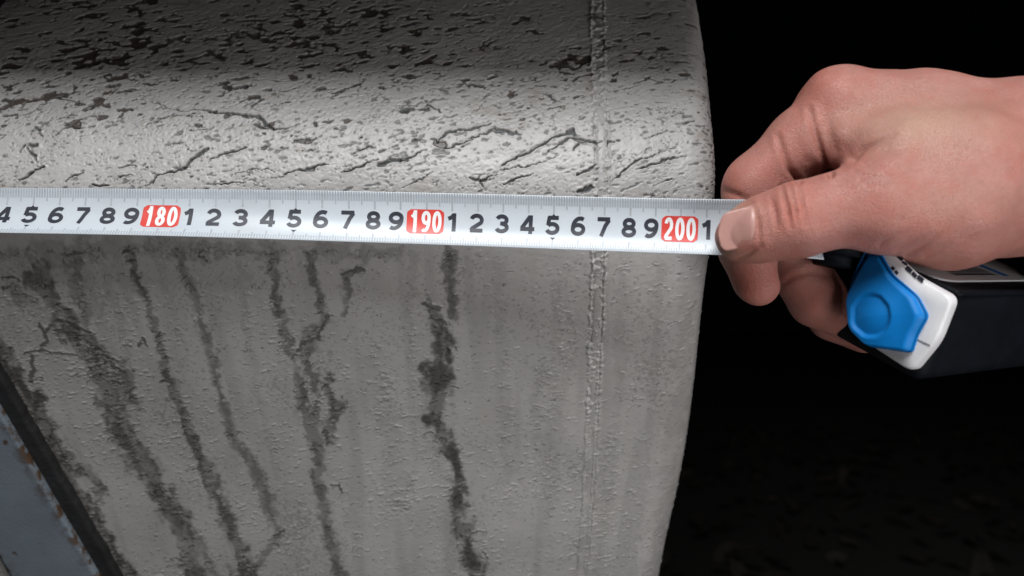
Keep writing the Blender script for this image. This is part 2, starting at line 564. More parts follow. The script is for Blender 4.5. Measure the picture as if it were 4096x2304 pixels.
wr = N(0.95, 0.45, TILT) + 0.5 * N(0.5, 0.35, -TILT)       # wrinkles inside the runs
wamp = sstep(-0.6, 1.2, N(2.5, 5))
edgem = 0.26 * N(1.6, 3.0) + 0.14 * N(0.7, 0.9)
tone = sstep(-1.4, 1.2, N(1.2, 3.5) + 0.5 * N(0.5, 0.6))
wr2 = np.abs(N(1.5, 0.55, TILT * 1.3))
streaks = [  # points (display pixels), widths, darkness, wrinkle
    ([(322, 625), (340, 690), (360, 740), (385, 800), (400, 860), (420, 930), (450, 1020), (480, 1100), (520, 1190),
      (560, 1290), (600, 1370), (645, 1470)], [20, 22, 24, 22, 24, 28, 36, 46, 50], 0.72, 0.5),
    ([(452, 640), (480, 720), (510, 820), (535, 900), (550, 980), (575, 1070), (592, 1115), (640, 1170), (665, 1240),
      (690, 1310), (700, 1350), (665, 1395), (640, 1430)], [26, 22, 24, 26, 30, 30, 30, 24, 20], 0.58, 0.25),
    ([(683, 625), (690, 740), (715, 830), (740, 900), (755, 980), (790, 1080), (805, 1170), (800, 1240), (820, 1320),
      (855, 1470)], [26, 22, 20, 26, 26, 28, 34, 40], 0.66, 0.35),
    ([(770, 625), (795, 700), (815, 800), (775, 860), (765, 900), (792, 980), (800, 1050)], [30, 24, 30, 30, 22, 16], 0.60,
     0.6),
    ([(900, 670), (872, 700), (880, 740), (862, 785)], [14, 26, 20, 18], 0.55, 0.5),
    ([(832, 945), (822, 985), (850, 1020), (826, 1060), (822, 1110)], [18, 30, 34, 34, 24], 0.70, 0.9),
    ([(1130, 620), (1128, 690), (1138, 760), (1135, 800)], [24, 26, 24, 18], 0.66, 0.5),
    ([(1072, 765), (1095, 790), (1112, 850), (1095, 960), (1108, 1080), (1118, 1110), (1148, 1160), (1160, 1230),
      (1150, 1300), (1178, 1380), (1205, 1470)], [24, 30, 44, 58, 56, 44, 26, 40, 56, 50, 62], 0.80, 1.0),
    ([(100, 700), (160, 800), (215, 880), (262, 960), (292, 1060), (330, 1130), (380, 1200), (430, 1290), (470, 1370),
      (505, 1470)], [50, 56, 62, 70, 62, 64, 66, 74, 84], 0.70, 0.95),
    ([(235, 860), (265, 900), (310, 950), (330, 1010)], [26, 50, 60, 46], 0.62, 1.0),
    ([(190, 660), (200, 740), (222, 850), (232, 880)], [40, 36, 26, 22], 0.48, 0.6),
    ([(600, 1400), (625, 1449), (640, 1480)], [56, 70, 80], 0.78, 1.0),
    ([(-30, 860), (20, 930), (75, 1010), (140, 1130), (200, 1250), (260, 1350), (320, 1470)],
     [50, 70, 60, 56, 70, 60, 70], 0.82, 0.8),
    ([(150, 1150), (215, 1190), (255, 1230), (240, 1290)], [30, 36, 30, 30], 0.62, 0.8),
    ([(935, 860), (950, 950), (965, 1020), (985, 1100), (1000, 1200), (1000, 1270)], [30, 50, 60, 50, 60, 70], 0.13, 1.1),
    ([(1370, 920), (1350, 1000), (1352, 1100)], [26, 30, 24], 0.16, 0.7),
    ([(1440, 800), (1440, 930)], [44, 40], 0.10, 0.8),
    ([(1525, 1120), (1530, 1250)], [40, 24], 0.16, 0.6),
    ([(30, 720), (60, 760), (90, 760)], [30, 36, 20], 0.5, 0.8),
    ([(-20, 640), (300, 625), (700, 632), (1000, 640)], [46, 50, 36, 30], 0.34, 0.8),  # dark band just below the blade's lower edge
    ([(880, 1280), (900, 1400)], [26, 20], 0.12, 0.5),
    ([(1250, 660), (1262, 900), (1275, 1200)], [30, 22, 36], 0.13, 0.5),
    ([(1400, 720), (1395, 1000), (1380, 1300)], [24, 36, 30], 0.12, 0.5),
    ([(1040, 640), (1030, 800), (1040, 1000)], [26, 18, 16], 0.16, 0.4),
    ([(600, 640), (618, 800), (650, 1000), (700, 1200)], [22, 16, 20, 14], 0.14, 0.3),
    ([(400, 640), (430, 760), (470, 900)], [26, 18, 12], 0.14, 0.3),
    ([(260, 650), (285, 760), (330, 880)], [30, 22, 14], 0.16, 0.4),
    ([(1570, 640), (1560, 900), (1530, 1200), (1500, 1449)], [30, 26, 30, 26], 0.13, 0.2),
    ([(1660, 660), (1650, 900), (1618, 1200), (1585, 1449)], [22, 20, 26, 26], 0.16, 0.2),
    ([(1740, 640), (1725, 900), (1690, 1200), (1640, 1449)], [40, 44, 50, 60], 0.20, 0.15),  # shade of the head's rounded edge, painted as a dark strip
]
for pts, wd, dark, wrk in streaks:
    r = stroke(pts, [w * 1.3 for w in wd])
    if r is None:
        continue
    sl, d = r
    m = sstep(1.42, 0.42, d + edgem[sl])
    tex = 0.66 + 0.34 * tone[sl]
    put(dirt_shade, sl, np.minimum(1, m * dark * 1.25 * tex))
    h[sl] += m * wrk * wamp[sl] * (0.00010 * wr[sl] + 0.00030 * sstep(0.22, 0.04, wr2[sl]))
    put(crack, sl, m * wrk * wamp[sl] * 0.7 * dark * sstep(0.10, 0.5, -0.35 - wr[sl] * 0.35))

# curled crescents of the crust, crest upwards, inside the runs and loose on the plate
def crescent(u, v, w_, hgt, wd, dk, up_):
    pts = [(u - w_ / 2, v + hgt * 0.9), (u - w_ * 0.28, v + hgt * 0.15), (u, v), (u + w_ * 0.3, v + hgt * 0.25), (u + w_ / 2, v + hgt)]
    a_ = -0.22 + rng.normal(0, 0.18)
    pts = [(u + (x - u) * math.cos(a_) - (y - v) * math.sin(a_), v + (x - u) * math.sin(a_) + (y - v) * math.cos(a_)) for x, y in pts]
    r_ = stroke(pts, [wd * 0.4, wd, wd, wd * 0.5], warp=0.5, margin=0.0015)
    if r_:
        sl_, d_ = r_
        m_ = sstep(1.3, 0.5, d_)
        put(crack, sl_, dk * m_)
        h[sl_] += up_ * m_


for pts, wd, dark, wrk in streaks:
    L_ = sum(math.dist(a, b) for a, b in zip(pts[:-1], pts[1:]))
    cum = np.cumsum([0] + [math.dist(a, b) for a, b in zip(pts[:-1], pts[1:])])
    pa = np.array(pts, float)
    for _ in range(int(L_ / 13 * wrk)):
        t_ = rng.uniform(0, L_)
        x_, y_ = np.interp(t_, cum, pa[:, 0]), np.interp(t_, cum, pa[:, 1])
        wloc = np.interp(t_ / L_, np.linspace(0, 1, len(wd)), wd)
        crescent(x_ + rng.normal(0, 0.32) * wloc, y_ + rng.normal(0, 4), rng.uniform(8, 30), rng.uniform(3, 9), rng.uniform(2.2, 4.5),
                 0.9 * min(1, dark * 1.3), 0.00022)
for _ in range(420):
    crescent(rng.uniform(20, 1750), rng.uniform(640, 1460), rng.uniform(5, 14), rng.uniform(0, 4), rng.uniform(1.8, 3.2), rng.uniform(0, 0.55), 0.00024)

# crusty loops on the lower left and dark ledges
for pts, w in [([(60, 885), (100, 880), (185, 890)], 9), ([(115, 830), (150, 800), (165, 802), (200, 800 + 20), (230, 835)], 11),
               ([(100, 810), (118, 850), (108, 870)], 12), ([(82, 895), (85, 930), (78, 960)], 14),
               ([(350, 865), (362, 850), (372, 868)], 7), ([(222, 882), (232, 866), (250, 870)], 9),
               ([(225, 905), (250, 885), (300, 905)], 8), ([(230, 925), (275, 905), (310, 930)], 7),
               ([(1065, 762), (1085, 768), (1108, 778)], 16), ([(750, 880), (770, 855), (800, 850), (825, 790)], 12),
               ([(690, 1345), (714, 1330)], 9), ([(835, 1220), (855, 1215), (860, 1235)], 9),
               ([(1190, 1337), (1222, 1335)], 7), ([(1130, 1230), (1165, 1215)], 8), ([(1215, 1385), (1228, 1400)], 7),
               ([(10, 700), (30, 690), (55, 705)], 8), ([(8, 730), (35, 715)], 8), ([(170, 640), (210, 635)], 9),
               ([(860, 690), (900, 675), (915, 680)], 12), ([(520, 650), (500, 640)], 8)]:
    r = stroke(pts, [w], warp=0.45)
    if r:
        sl, d = r
        m = sstep(1.2, 0.5, d)
        put(dirt_shade, sl, 0.85 * m)
        h[sl] += 0.00035 * m

cracks = [  # belt and upper zone: points (display px), widths
    ([(366, 470), (390, 450), (420, 435), (468, 418), (490, 392), (522, 375)], [3, 7, 8, 9, 13, 9]),
    ([(520, 405), (548, 393), (566, 385), (618, 370)], [3, 6, 9, 8]),
    ([(590, 440), (640, 425), (690, 430)], [2, 4, 2]),
    ([(680, 452), (735, 432), (780, 424), (828, 410)], [3, 6, 8, 4]),
    ([(858, 434), (905, 420), (952, 402)], [5, 7, 4]),
    ([(952, 416), (978, 405), (1008, 404)], [12, 15, 12]),
    ([(1008, 404), (1035, 395), (1064, 378)], [8, 6, 2]),
    ([(890, 385), (925, 368), (945, 372)], [3, 9, 3]),
    ([(1098, 352), (1120, 340), (1150, 328), (1190, 322), (1234, 308)], [4, 9, 9, 10, 4]),
    ([(1110, 375), (1145, 366), (1190, 352)], [3, 6, 4]),
    ([(1205, 338), (1240, 327), (1270, 330), (1312, 338)], [4, 13, 12, 2]),
    ([(1180, 350), (1205, 342)], [5, 8]),
    ([(1262, 415), (1300, 398), (1345, 372), (1390, 346), (1440, 328), (1442, 336)], [5, 11, 7, 8, 12, 8]),
    ([(1380, 380), (1410, 362), (1432, 346), (1470, 355), (1505, 366), (1545, 354)], [5, 9, 12, 13, 14, 8]),
    ([(1455, 365), (1440, 378)], [10, 3]),
    ([(1180, 445), (1205, 452), (1215, 470)], [6, 10, 6]), ([(1212, 455), (1250, 438)], [8, 3]),
    ([(1265, 460), (1300, 448), (1340, 435)], [6, 8, 2]), ([(1255, 425), (1340, 415), (1400, 395)], [2, 4, 3]),
    ([(1450, 438), (1478, 428), (1500, 412)], [8, 9, 4]),
    ([(1535, 455), (1575, 425), (1600, 405), (1650, 385), (1690, 370)], [3, 6, 8, 4, 2]),
    ([(1600, 425), (1650, 410), (1670, 402), (1720, 396)], [3, 7, 9, 3]),
    ([(1605, 206), (1630, 196), (1652, 204), (1690, 206), (1740, 190)], [4, 10, 8, 5, 3]),
    ([(1530, 232), (1580, 222), (1612, 210)], [2, 5, 4]),
    ([(108, 262), (140, 247), (165, 250), (198, 256)], [3, 9, 8, 4]),
    ([(52, 297), (90, 280), (110, 265)], [2, 5, 4]),
    ([(370, 252), (440, 275), (520, 280), (600, 285), (650, 296), (690, 325)], [3, 5, 6, 8, 11, 8]),
    ([(640, 312), (690, 326), (745, 318)], [8, 10, 2]),
    ([(400, 300), (450, 290), (510, 292)], [3, 6, 3]),
    ([(540, 212), (590, 222), (640, 214)], [5, 12, 5]), ([(560, 235), (600, 225)], [4, 8]),
    ([(140, 340), (165, 325), (200, 322)], [4, 9, 4]), ([(88, 320), (100, 330), (108, 350)], [5, 8, 4]),
    ([(72, 365), (92, 368)], [12, 14]), ([(70, 375), (88, 395), (95, 410)], [10, 9, 3]), ([(46, 385), (62, 368)], [4, 8]),
    ([(48, 455), (70, 440), (90, 430)], [6, 9, 6]), ([(90, 428), (112, 420)], [8, 7]), ([(165, 455), (185, 440), (210, 432)], [3, 6, 5]),
    ([(290, 425), (320, 412), (345, 418)], [3, 5, 3]), ([(140, 302), (185, 300)], [4, 4]),
    ([(295, 448), (330, 440)], [3, 4]), ([(230, 468), (270, 468)], [5, 9]), ([(535, 468), (580, 460), (620, 463)], [2, 5, 3]),
    ([(680, 225), (720, 232), (760, 215)], [3, 7, 4]), ([(805, 245), (840, 240), (880, 222)], [3, 6, 3]),
    ([(640, 200), (710, 205), (760, 195)], [3, 6, 2]), ([(1010, 280), (1035, 275)], [16, 13]),
    ([(1075, 262), (1100, 275), (1110, 282)], [6, 8, 3]), ([(1355, 235), (1380, 240), (1410, 258)], [4, 9, 3]),
    ([(1380, 272), (1405, 268), (1418, 275)], [4, 8, 3]), ([(1455, 482), (1480, 478), (1490, 470)], [12, 18, 8]),
    ([(1180, 212), (1210, 214)], [14, 16]), ([(1230, 198), (1250, 192)], [16, 12]), ([(960, 210), (1000, 214), (1040, 205)], [3, 6, 2]),
    ([(470, 330), (540, 322)], [3, 4]), ([(420, 372), (445, 360), (455, 352)], [2, 4, 3]), ([(1100, 225), (1150, 215)], [3, 5]),
    ([(1010, 470), (1060, 452), (1090, 430)], [2, 5, 2]), ([(1640, 470), (1690, 445)], [2, 5]), ([(1700, 320), (1750, 300)], [2, 4]),
    ([(1620, 350), (1660, 335), (1700, 330)], [2, 4, 2]), ([(820, 330), (860, 318)], [2, 4]), ([(760, 380), (800, 372)], [3, 3]),
]
for pts, wd in cracks:
    r = stroke(pts, [w * 0.95 for w in wd], warp=0.38)
    if r is None:
        continue
    sl, d = r
    m = sstep(1.15, 0.55, d)
    h[sl] -= 0.00085 * m
    put(crack, sl, m)
    h[sl] += 0.00020 * sstep(2.6, 1.3, d) * (1 - m)

# big rust blotches of the top
for pts, w in [([(515, 130), (560, 150)], 26), ([(430, 95), (470, 105)], 30), ([(760, 110), (800, 130)], 34),
               ([(820, 75), (870, 60)], 26), ([(330, 60), (380, 80), (420, 70)], 22), ([(600, 75), (640, 90), (700, 110)], 20),
               ([(1210, 120), (1240, 100)], 18), ([(1140, 35), (1190, 40)], 22), ([(1400, 160), (1450, 170)], 20),
               ([(900, 40), (960, 30), (1010, 20)], 18), ([(520, 100), (600, 90)], 22), ([(980, 120), (1040, 110)], 24),
               ([(240, 150), (300, 140)], 18), ([(690, 30), (760, 20)], 24), ([(1290, 60), (1330, 40)], 20)]:
    r = stroke(pts, [w], warp=1.1)
    if r:
        sl, d = r
        m = sstep(1.2, 0.6, d) * sstep(-1.1, -0.2, med[sl] + 0.4 * wr[sl])
        put(rust, sl, 0.9 * m)
        h[sl] -= 0.00045 * m
for pts, w in [([(390, 155), (470, 160), (560, 150)], 44), ([(1330, 235), (1420, 290)], 50), ([(1180, 265), (1320, 300)], 60),
               ([(1450, 160), (1480, 240)], 40)]:
    r = stroke(pts, [w], warp=2.0)
    if r:
        sl, d = r
        put(stain, sl, 0.55 * sstep(1.2, 0.2, d))

# weld seam relief on both sides of the bead
dsx = xi - seam_xi[:, None]
dsw = dsx + 0.0006 * N(1.2, 2.0) * 0.4
ridge = np.exp(-((dsw + 0.0027) / 0.0006) ** 2) + np.exp(-((dsw - 0.0027) / 0.0005) ** 2) + 0.5 * np.exp(-((dsw - 0.0012) / 0.0004) ** 2)
band = sstep(0.0042, 0.0026, np.abs(dsw))
rough = sstep(1900, 1400, VR)
h += 0.00048 * ridge * (1 + 0.22 * N(0.4, 4.0) + 0.08 * N(0.4, 0.8)) - 0.00025 * np.exp(-(dsw / 0.0008) ** 2) * (1 - rough)
h += band * rough * 0.00034 * N(0.7, 0.45, 0.4)
dirt_shade = np.maximum(dirt_shade, 0.20 * band * sstep(-0.2, 1.2, N(0.8, 2.5)) * sstep(900, 1100, VR))
# faint forming line where the head starts to turn
h -= 0.00025 * sstep(XF - 0.004, XF + 0.002, xi) * 0.5

fade = np.ones(NC)
fade[n_straight + len(phis):] = np.linspace(1, 0, len(cap))
fade[:11] = 0
h *= fade[None, :]

off = h - c_in[None, :]
# deeper inside, the cap shrinks towards the tank's own centre
VX = X + (h * np.where(c_in > 0, np.sin(np.clip(c_in / KR, 0, 1) * math.pi / 2), 0)[None, :])
VY = Y_r[:, None] + Ny_r[:, None] * off
VZ = Z_r[:, None] + Nz_r[:, None] * off
P = np.stack([VX, VY, VZ], -1).astype(np.float32)

tank = thing('storage_tank', 'grey painted steel tank with cracked flaking paint and dark grimy runs', 'tank')
seam_col = int(np.searchsorted(c_arc, float(np.median(seam_xi))))
for nm, c0, c1 in (('shell', 0, seam_col + 1), ('end_head', seam_col, NC)):
    sub = P[:, c0:c1].reshape(-1, 3)
    me = np_mesh(nm, sub, grid_quads(NR, c1 - c0))
    for an, f in (('dirt_shade', dirt_shade), ('rust', rust), ('crack', crack), ('stain', stain)):
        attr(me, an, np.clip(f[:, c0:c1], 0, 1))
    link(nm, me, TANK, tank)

# weld bead: overlapping ripples lying in the seam
nb = 900
vb = np.linspace(-70, 2380, nb)
bead_s = np.interp(vb, vv, pS)
bx = np.interp(vb, v_rows[::-1], (seam_xi * xscale)[::-1])
by, bz = np.interp(vb, vv, pY), np.interp(vb, vv, pZ)
bny, bnz = np.interp(vb, vv, pNy), np.interp(vb, vv, pNz)
sec = np.linspace(-1, 1, 9)
amp = np.interp(vb, [-70, 600, 1100, 1700, 2380], [1.0, 1.15, 1.0, 0.75, 0.7])
bump = np.convolve(rng.normal(0, 1, nb), np.ones(15) / 15, 'same') * 1.6
rghb = np.interp(vb, [-70, 900, 1300, 1700], [0.55, 0.6, 0.4, 0.12])
bverts = []
for j, t in enumerate(sec):
    jit = np.convolve(rng.normal(0, 1, nb), np.ones(7) / 7, 'same')
    hh = (0.00030 * amp * (1 - t * t) + rghb * (0.00016 * bump + 0.00012 * jit)) - 0.00018
    if abs(t) == 1:
        hh = np.full(nb, -0.0006)
    xx = bx + t * 0.0021 * (1 + 0.12 * bump * rghb) + 0.00012 * jit * rghb
    bverts.append(np.stack([xx, by + bny * hh, bz + bnz * hh], -1))
bv = np.stack(bverts, 0).reshape(-1, 3)
me = np_mesh('weld_bead', bv, grid_quads(9, nb)[:, ::-1])
for an in ('rust', 'crack', 'stain'):
    attr(me, an, np.zeros(len(bv)))
attr(me, 'dirt_shade', np.tile(np.clip(0.12 + 0.10 * bump, 0, 0.4), 9))
link('weld_bead', me, TANK, tank)


def tank_point(u, v, lift):
    y, z = np.interp(v, vv, pY), np.interp(v, vv, pZ)
    ny, nz = np.interp(v, vv, pNy), np.interp(v, vv, pNz)
    n = np.hypot(ny, nz)
    D = y + D0
    return np.array([(u - 2048) * D / F, y + ny / n * lift, z + nz / n * lift])


# ------------------------------------------------------------------ clamp strap at the lower left
strap = thing('clamp_strap', 'blue grey painted steel strap with rust spots and black rubber liner', 'strap')
dirv = np.array([438.0, 754.0])
dirv /= np.linalg.norm(dirv)
perp = np.array([dirv[1], -dirv[0]])          # to the right of the strap


def strap_band(name, q0, q1, lift0, lift1, mat, wob, nq=24, nt=160):
    ts = np.linspace(-700, 1500, nt)
    pts, edge = [], []
    prof = [(q0, lift0)] + [(q, lift1) for q in np.linspace(q0 + 3, q1 - 3, nq)] + [(q1, lift1 - 0.0008), (q1, lift0)]
    noise = np.convolve(rng.normal(0, 1, nt), np.ones(5) / 5, 'same') * wob
    for i, (q, lf_) in enumerate(prof):
        for j, t in enumerate(ts):
            p = np.array([0.0, 1550.0]) + dirv * t + perp * (q + noise[j] * (1 if i > nq // 2 else 0))
            pts.append(tank_point(p[0], p[1], lf_))
            edge.append(max(0.0, 1 - min(abs(q - q0), abs(q - q1)) / 45.0))
    me = np_mesh(name, np.array(pts), grid_quads(len(prof), nt)[:, ::-1])
    attr(me, 'edge', edge)
    return link(name, me, mat, strap)


strap_band('steel_band', -296, 0, 0.0045, 0.0075, STRAP, 1.2)
strap_band('rubber_liner', -302, 52, 0.0, 0.0042, LINER, 5.0)

# ------------------------------------------------------------------ added panel above the frame shading the tank's top, hose in the corner
bm = bmesh.new()
bmesh.ops.create_cube(bm, size=1.0, matrix=Matrix.Translation((-0.81, 0.03, 0.1555)) @ Matrix.Diagonal((1.80, 0.20, 0.03, 1)))
bmesh.ops.bevel(bm, geom=bm.edges[:], offset=0.008, segments=3, affect='EDGES')
me = bpy.data.meshes.new('overhead_shade_panel')
bm.to_mesh(me)
bm.free()
tag(link('overhead_shade_panel', me, SHADE_PANEL_DARK), 'unseen dark panel added above the tank to shade its top', 'panel')


def tube(name, pts, radii, mat, parent=None, seg=20):
    pts = np.array(pts, float)
    n = len(pts)
    tg = np.gradient(pts, axis=0)
    tg /= np.linalg.norm(tg, axis=1)[:, None]
    verts = []
    ref = np.array([0, 1.0, 0.1])
    for i in range(n):
        a = np.cross(tg[i], ref)
        a /= np.linalg.norm(a)
        b = np.cross(tg[i], a)
        for q in range(seg):
            t = 2 * math.pi * q / seg
            verts.append(pts[i] + radii[i] * (math.cos(t) * a + math.sin(t) * b))
    faces = [(i * seg + q, i * seg + (q + 1) % seg, (i + 1) * seg + (q + 1) % seg, (i + 1) * seg + q)
             for i in range(n - 1) for q in range(seg)]
    faces += [tuple(range(seg))[::-1], tuple(range((n - 1) * seg, n * seg))]
    return link(name, poly_mesh(name, verts, faces, True), mat, parent)


hp = [W(-420, 60, .352), W(-250, 40, .350), W(-120, 15, .350), W(-45, -40, .352), W(-35, -160, .356), W(-60, -420, .37)]
hp = np.array(hp)
tt = np.linspace(0, len(hp) - 1, 40)
hp = np.stack([np.convolve(np.pad(np.interp(tt, range(len(hp)), hp[:, k_]), 3, mode='edge'), np.ones(7) / 7, 'valid') for k_ in range(3)], -1)
tag(tube('rubber_hose', hp, np.full(40, 0.0078), RUBBER), 'black rubber hose just showing in the upper left corner', 'hose')

# ------------------------------------------------------------------ tape measure
tape = thing('tape_measure', 'pocket tape measure with white blade, blue lock button and black case', 'tape measure')
tw = 0.0195
t_vc = smooth_curve([-500, 0, 500, 1400, 2000, 2500, 2850, 3100, 3450], [846, 852, 857, 871, 886, 901, 910, 915, 945])
t_D = smooth_curve([-500, 0, 1000, 1700, 2200, 2600, 2880, 3150, 3450], [.312, .312, .3112, .309, .3035, .2962, .2908, .2905, .2930])
t_tau = smooth_curve([-500, 0, 700, 1400, 2000, 2850, 3450], [27, 25, 20, 9, 3, 0, 0])


def tape_point(u, w, lift=0.0):
    """u: station along the blade, w: -0.5 (lower edge) .. 0.5 (upper edge), lift towards the viewer."""
    c = W(u, t_vc(u), t_D(u))
    tau = math.radians(float(t_tau(u)))
    e = 4.0
    T = W(u + e, t_vc(u + e), t_D(u + e)) - W(u - e, t_vc(u - e), t_D(u - e))
    T /= np.linalg.norm(T)
    up = np.array([0, math.sin(tau), math.cos(tau)])
    up -= T * up.dot(T)
    up /= np.linalg.norm(up)
    n = np.cross(T, up)
    if n[1] > 0:
        n = -n
    sag = 0.0024
    slope = 2 * sag * 4 * w / tw
    nn = n - up * slope
    nn /= np.linalg.norm(nn)
    return c + up * (w * tw) + n * (sag * (2 * w) ** 2) + nn * lift


us = np.linspace(-320, 3440, 230)
wsx = np.linspace(-0.5, 0.5, 17)
front = np.array([[tape_point(u, w) for u in us] for w in wsx])
back = np.array([[tape_point(u, w, -0.00018) for u in us] for w in wsx])
nu, nw = len(us), len(wsx)
bvts = np.concatenate([front.reshape(-1, 3), back.reshape(-1, 3)])
q1 = grid_quads(nw, nu)
q2 = q1[:, ::-1] + nw * nu
i0 = np.arange(nu - 1)
lowe = np.stack([i0 + nw * nu, i0 + 1 + nw * nu, i0 + 1, i0], -1)
o_ = (nw - 1) * nu
uppe = np.stack([i0 + o_, i0 + 1 + o_, i0 + 1 + o_ + nw * nu, i0 + o_ + nw * nu], -1)
blade = link('blade', np_mesh('blade', bvts, np.concatenate([q1, q2, lowe, uppe])), BLADE, tape)

marks = {172: -172, 173: -68, 174: 36, 175: 141, 176: 245, 177: 347, 178: 449, 179: 554, 180: 657, 181: 762, 182: 866,
         183: 973, 184: 1080, 185: 1185, 186: 1290, 187: 1396, 188: 1499, 189: 1602, 190: 1707, 191: 1808, 192: 1911,
         193: 2012, 194: 2113, 195: 2214, 196: 2317, 197: 2417, 198: 2520, 199: 2621, 200: 2722, 201: 2825, 202: 2926,
         203: 3027, 204: 3128, 205: 3230, 206: 3331, 207: 3430}
mk = np.array(sorted(marks))
mu0 = np.array([marks[m] for m in mk], float)
mu = 2048 + (mu0 - 2048) * (1 + 0.30 * tw * np.sin(np.radians(t_tau(mu0))) / 0.31)
U_of_cm = lambda c: np.interp(c, mk, mu)


def strip_mesh(name, rects, lift, mat, parent, nw_=4):
    """rects: (cm0, cm1, w0, w1) thin printed bars, following the blade's curve."""
    vts, fcs = [], []
    for (a, b, w0, w1) in rects:
        base = len(vts)
        for w in np.linspace(w0, w1, nw_):
            vts.append(tape_point(U_of_cm(a), w, lift))
            vts.append(tape_point(U_of_cm(b), w, lift))
        for i in range(nw_ - 1):
            fcs.append((base + 2 * i, base + 2 * i + 1, base + 2 * i + 3, base + 2 * i + 2))
    return link(name, poly_mesh(name, vts, fcs), mat, parent)


mmr, cmr = [], []
for c10 in range(1722, 2069):
    c = c10 / 10.0
    if c10 % 10 == 0:
        cmr.append((c - 0.034, c + 0.034, 0.495, 0.175))
        cmr.append((c - 0.032, c + 0.032, -0.495, -0.315))
    elif c10 % 5 == 0:
        cmr.append((c - 0.028, c + 0.028, 0.495, 0.255))
        cmr.append((c - 0.026, c + 0.026, -0.495, -0.355))
    else:
        mmr.append((c - 0.034, c + 0.034, 0.495, 0.325))
        mmr.append((c - 0.026, c + 0.026, -0.495, -0.395))
o = strip_mesh('millimetre_marks', mmr, 0.00004, MMINK, blade, 3)
o['kind'] = 'stuff'
o = strip_mesh('centimetre_marks', cmr, 0.00004, GREYINK, blade, 4)
o['kind'] = 'stuff'
# small arrowheads at the five centimetre marks
for c in (175, 185, 195):
    for sgn, wa, wb in ((1, 0.175, 0.115), (-1, -0.33, -0.28)):
        vts = [tape_point(U_of_cm(c), wa, 0.00007), tape_point(U_of_cm(c - 0.11), wb, 0.00007), tape_point(U_of_cm(c + 0.11), wb, 0.00007)]
        link('arrowhead', poly_mesh('arrowhead', vts, [(0, 1, 2) if sgn < 0 else (0, 1, 2)]), INK, blade)


def arc(cx, cy, rx, ry, a0, a1, n=18):
    t = np.radians(np.linspace(a0, a1, n))
    return [(cx + rx * math.cos(a), cy + ry * math.sin(a)) for a in t]


# strokes in a unit box (0..1 each way), closed flag
DIGITS = {
    '0': [(arc(.5, .5, .36, .405, 90, 450, 36), True)],
    '1': [([(.58, 0), (.58, 1.0)], False), ([(.20, .70), (.42, .78), (.56, .93)], False)],
    '2': [(arc(.47, .66, .33, .245, 165, -38, 20) + [(.22, .22), (.14, .095)], False), ([(.08, .095), (.88, .095)], False)],
    '3': [(arc(.46, .70, .31, .20, 160, -78, 18), False), (arc(.46, .30, .34, .205, 80, -160, 20), False),
          ([(.36, .515), (.52, .515)], False)],
    '4': [([(.70, 0), (.70, 1.0)], False), ([(.66, .955), (.12, .30)], False), ([(.04, .265), (.95, .265)], False)],
    '5': [([(.20, .905), (.86, .905)], False), ([(.27, .97), (.19, .50)], False), (arc(.46, .335, .35, .24, 140, -160, 24), False)],
    '6': [(arc(.48, .33, .345, .235, 0, 360, 32), True), (arc(.60, .40, .46, .51, 180, 62, 18), False)],
    '7': [([(.08, .905), (.90, .905)], False), ([(.84, .88), (.60, .55), (.36, 0)], False)],
    '8': [(arc(.48, .715, .29, .19, 0, 360, 30), True), (arc(.48, .295, .345, .20, 0, 360, 32), True)],
    '9': [(arc(.52, .67, .345, .235, 0, 360, 32), True), (arc(.40, .60, .46, .51, 0, -118, 18), False)],
}


def ribbon(pts, closed, hw, hh=None):
    p = np.array(pts, float)
    if closed:
        p = p[:-1] if np.allclose(p[0], p[-1]) else p
    n = len(p)
    L, R = [], []
    for i in range(n):
        a = p[(i - 1) % n] if (closed or i > 0) else None
        b = p[(i + 1) % n] if (closed or i < n - 1) else None
        d1 = (p[i] - a) if a is not None else (b - p[i])
        d2 = (b - p[i]) if b is not None else d1
        d1 = d1 / np.linalg.norm(d1)
        d2 = d2 / np.linalg.norm(d2)
        n1 = np.array([-d1[1], d1[0]])
        n2 = np.array([-d2[1], d2[0]])
        m = n1 + n2
        m /= max(np.linalg.norm(m), 1e-6)
        m /= max(m.dot(n1), 0.4)
        L.append(p[i] + m * hw)
        R.append(p[i] - m * hw)
    q = []
    for i in range(n if closed else n - 1):
        j = (i + 1) % n
        q.append((L[i], R[i], R[j], L[j]))
    return q


def digit_mesh(name, text, cm, w0, w1, cw, lift, mat, hw, squeeze=1.0, pitch=None):
    """text printed with its middle at mark cm; cw: character width in cm."""
    vts, fcs = [], []
    pitch = pitch or cw * 1.05
    x0 = cm - pitch * (len(text) - 1) / 2 - cw / 2
    lay = 0
    for ch in text:
        for pts, cl_ in DIGITS[ch]:
            asp = 1.0
            # sub-divide long straight runs so the ink follows the blade
            pp = []
            for i in range(len(pts) - 1):
                nseg = 6 if math.dist(pts[i], pts[i + 1]) > 0.3 else 1
                for k_ in range(nseg):
                    t = k_ / nseg
                    pp.append((pts[i][0] * (1 - t) + pts[i + 1][0] * t, pts[i][1] * (1 - t) + pts[i + 1][1] * t))
            pp.append(pts[-1])
            # make the stroke weight even in real size
            k_ = cw / (abs(w1 - w0) * tw * 100)
            for quad in ribbon([(a * k_, b) for a, b in pp], cl_, hw):
                base = len(vts)
                for (a, b) in quad:
                    vts.append(tape_point(U_of_cm(x0 + a / k_ * cw), w0 + (w1 - w0) * b, lift + lay * 0.000006))
                fcs.append((base, base + 1, base + 2, base + 3))
            lay += 1
        x0 += pitch
    return link(name, poly_mesh(name, vts, fcs), mat, blade)


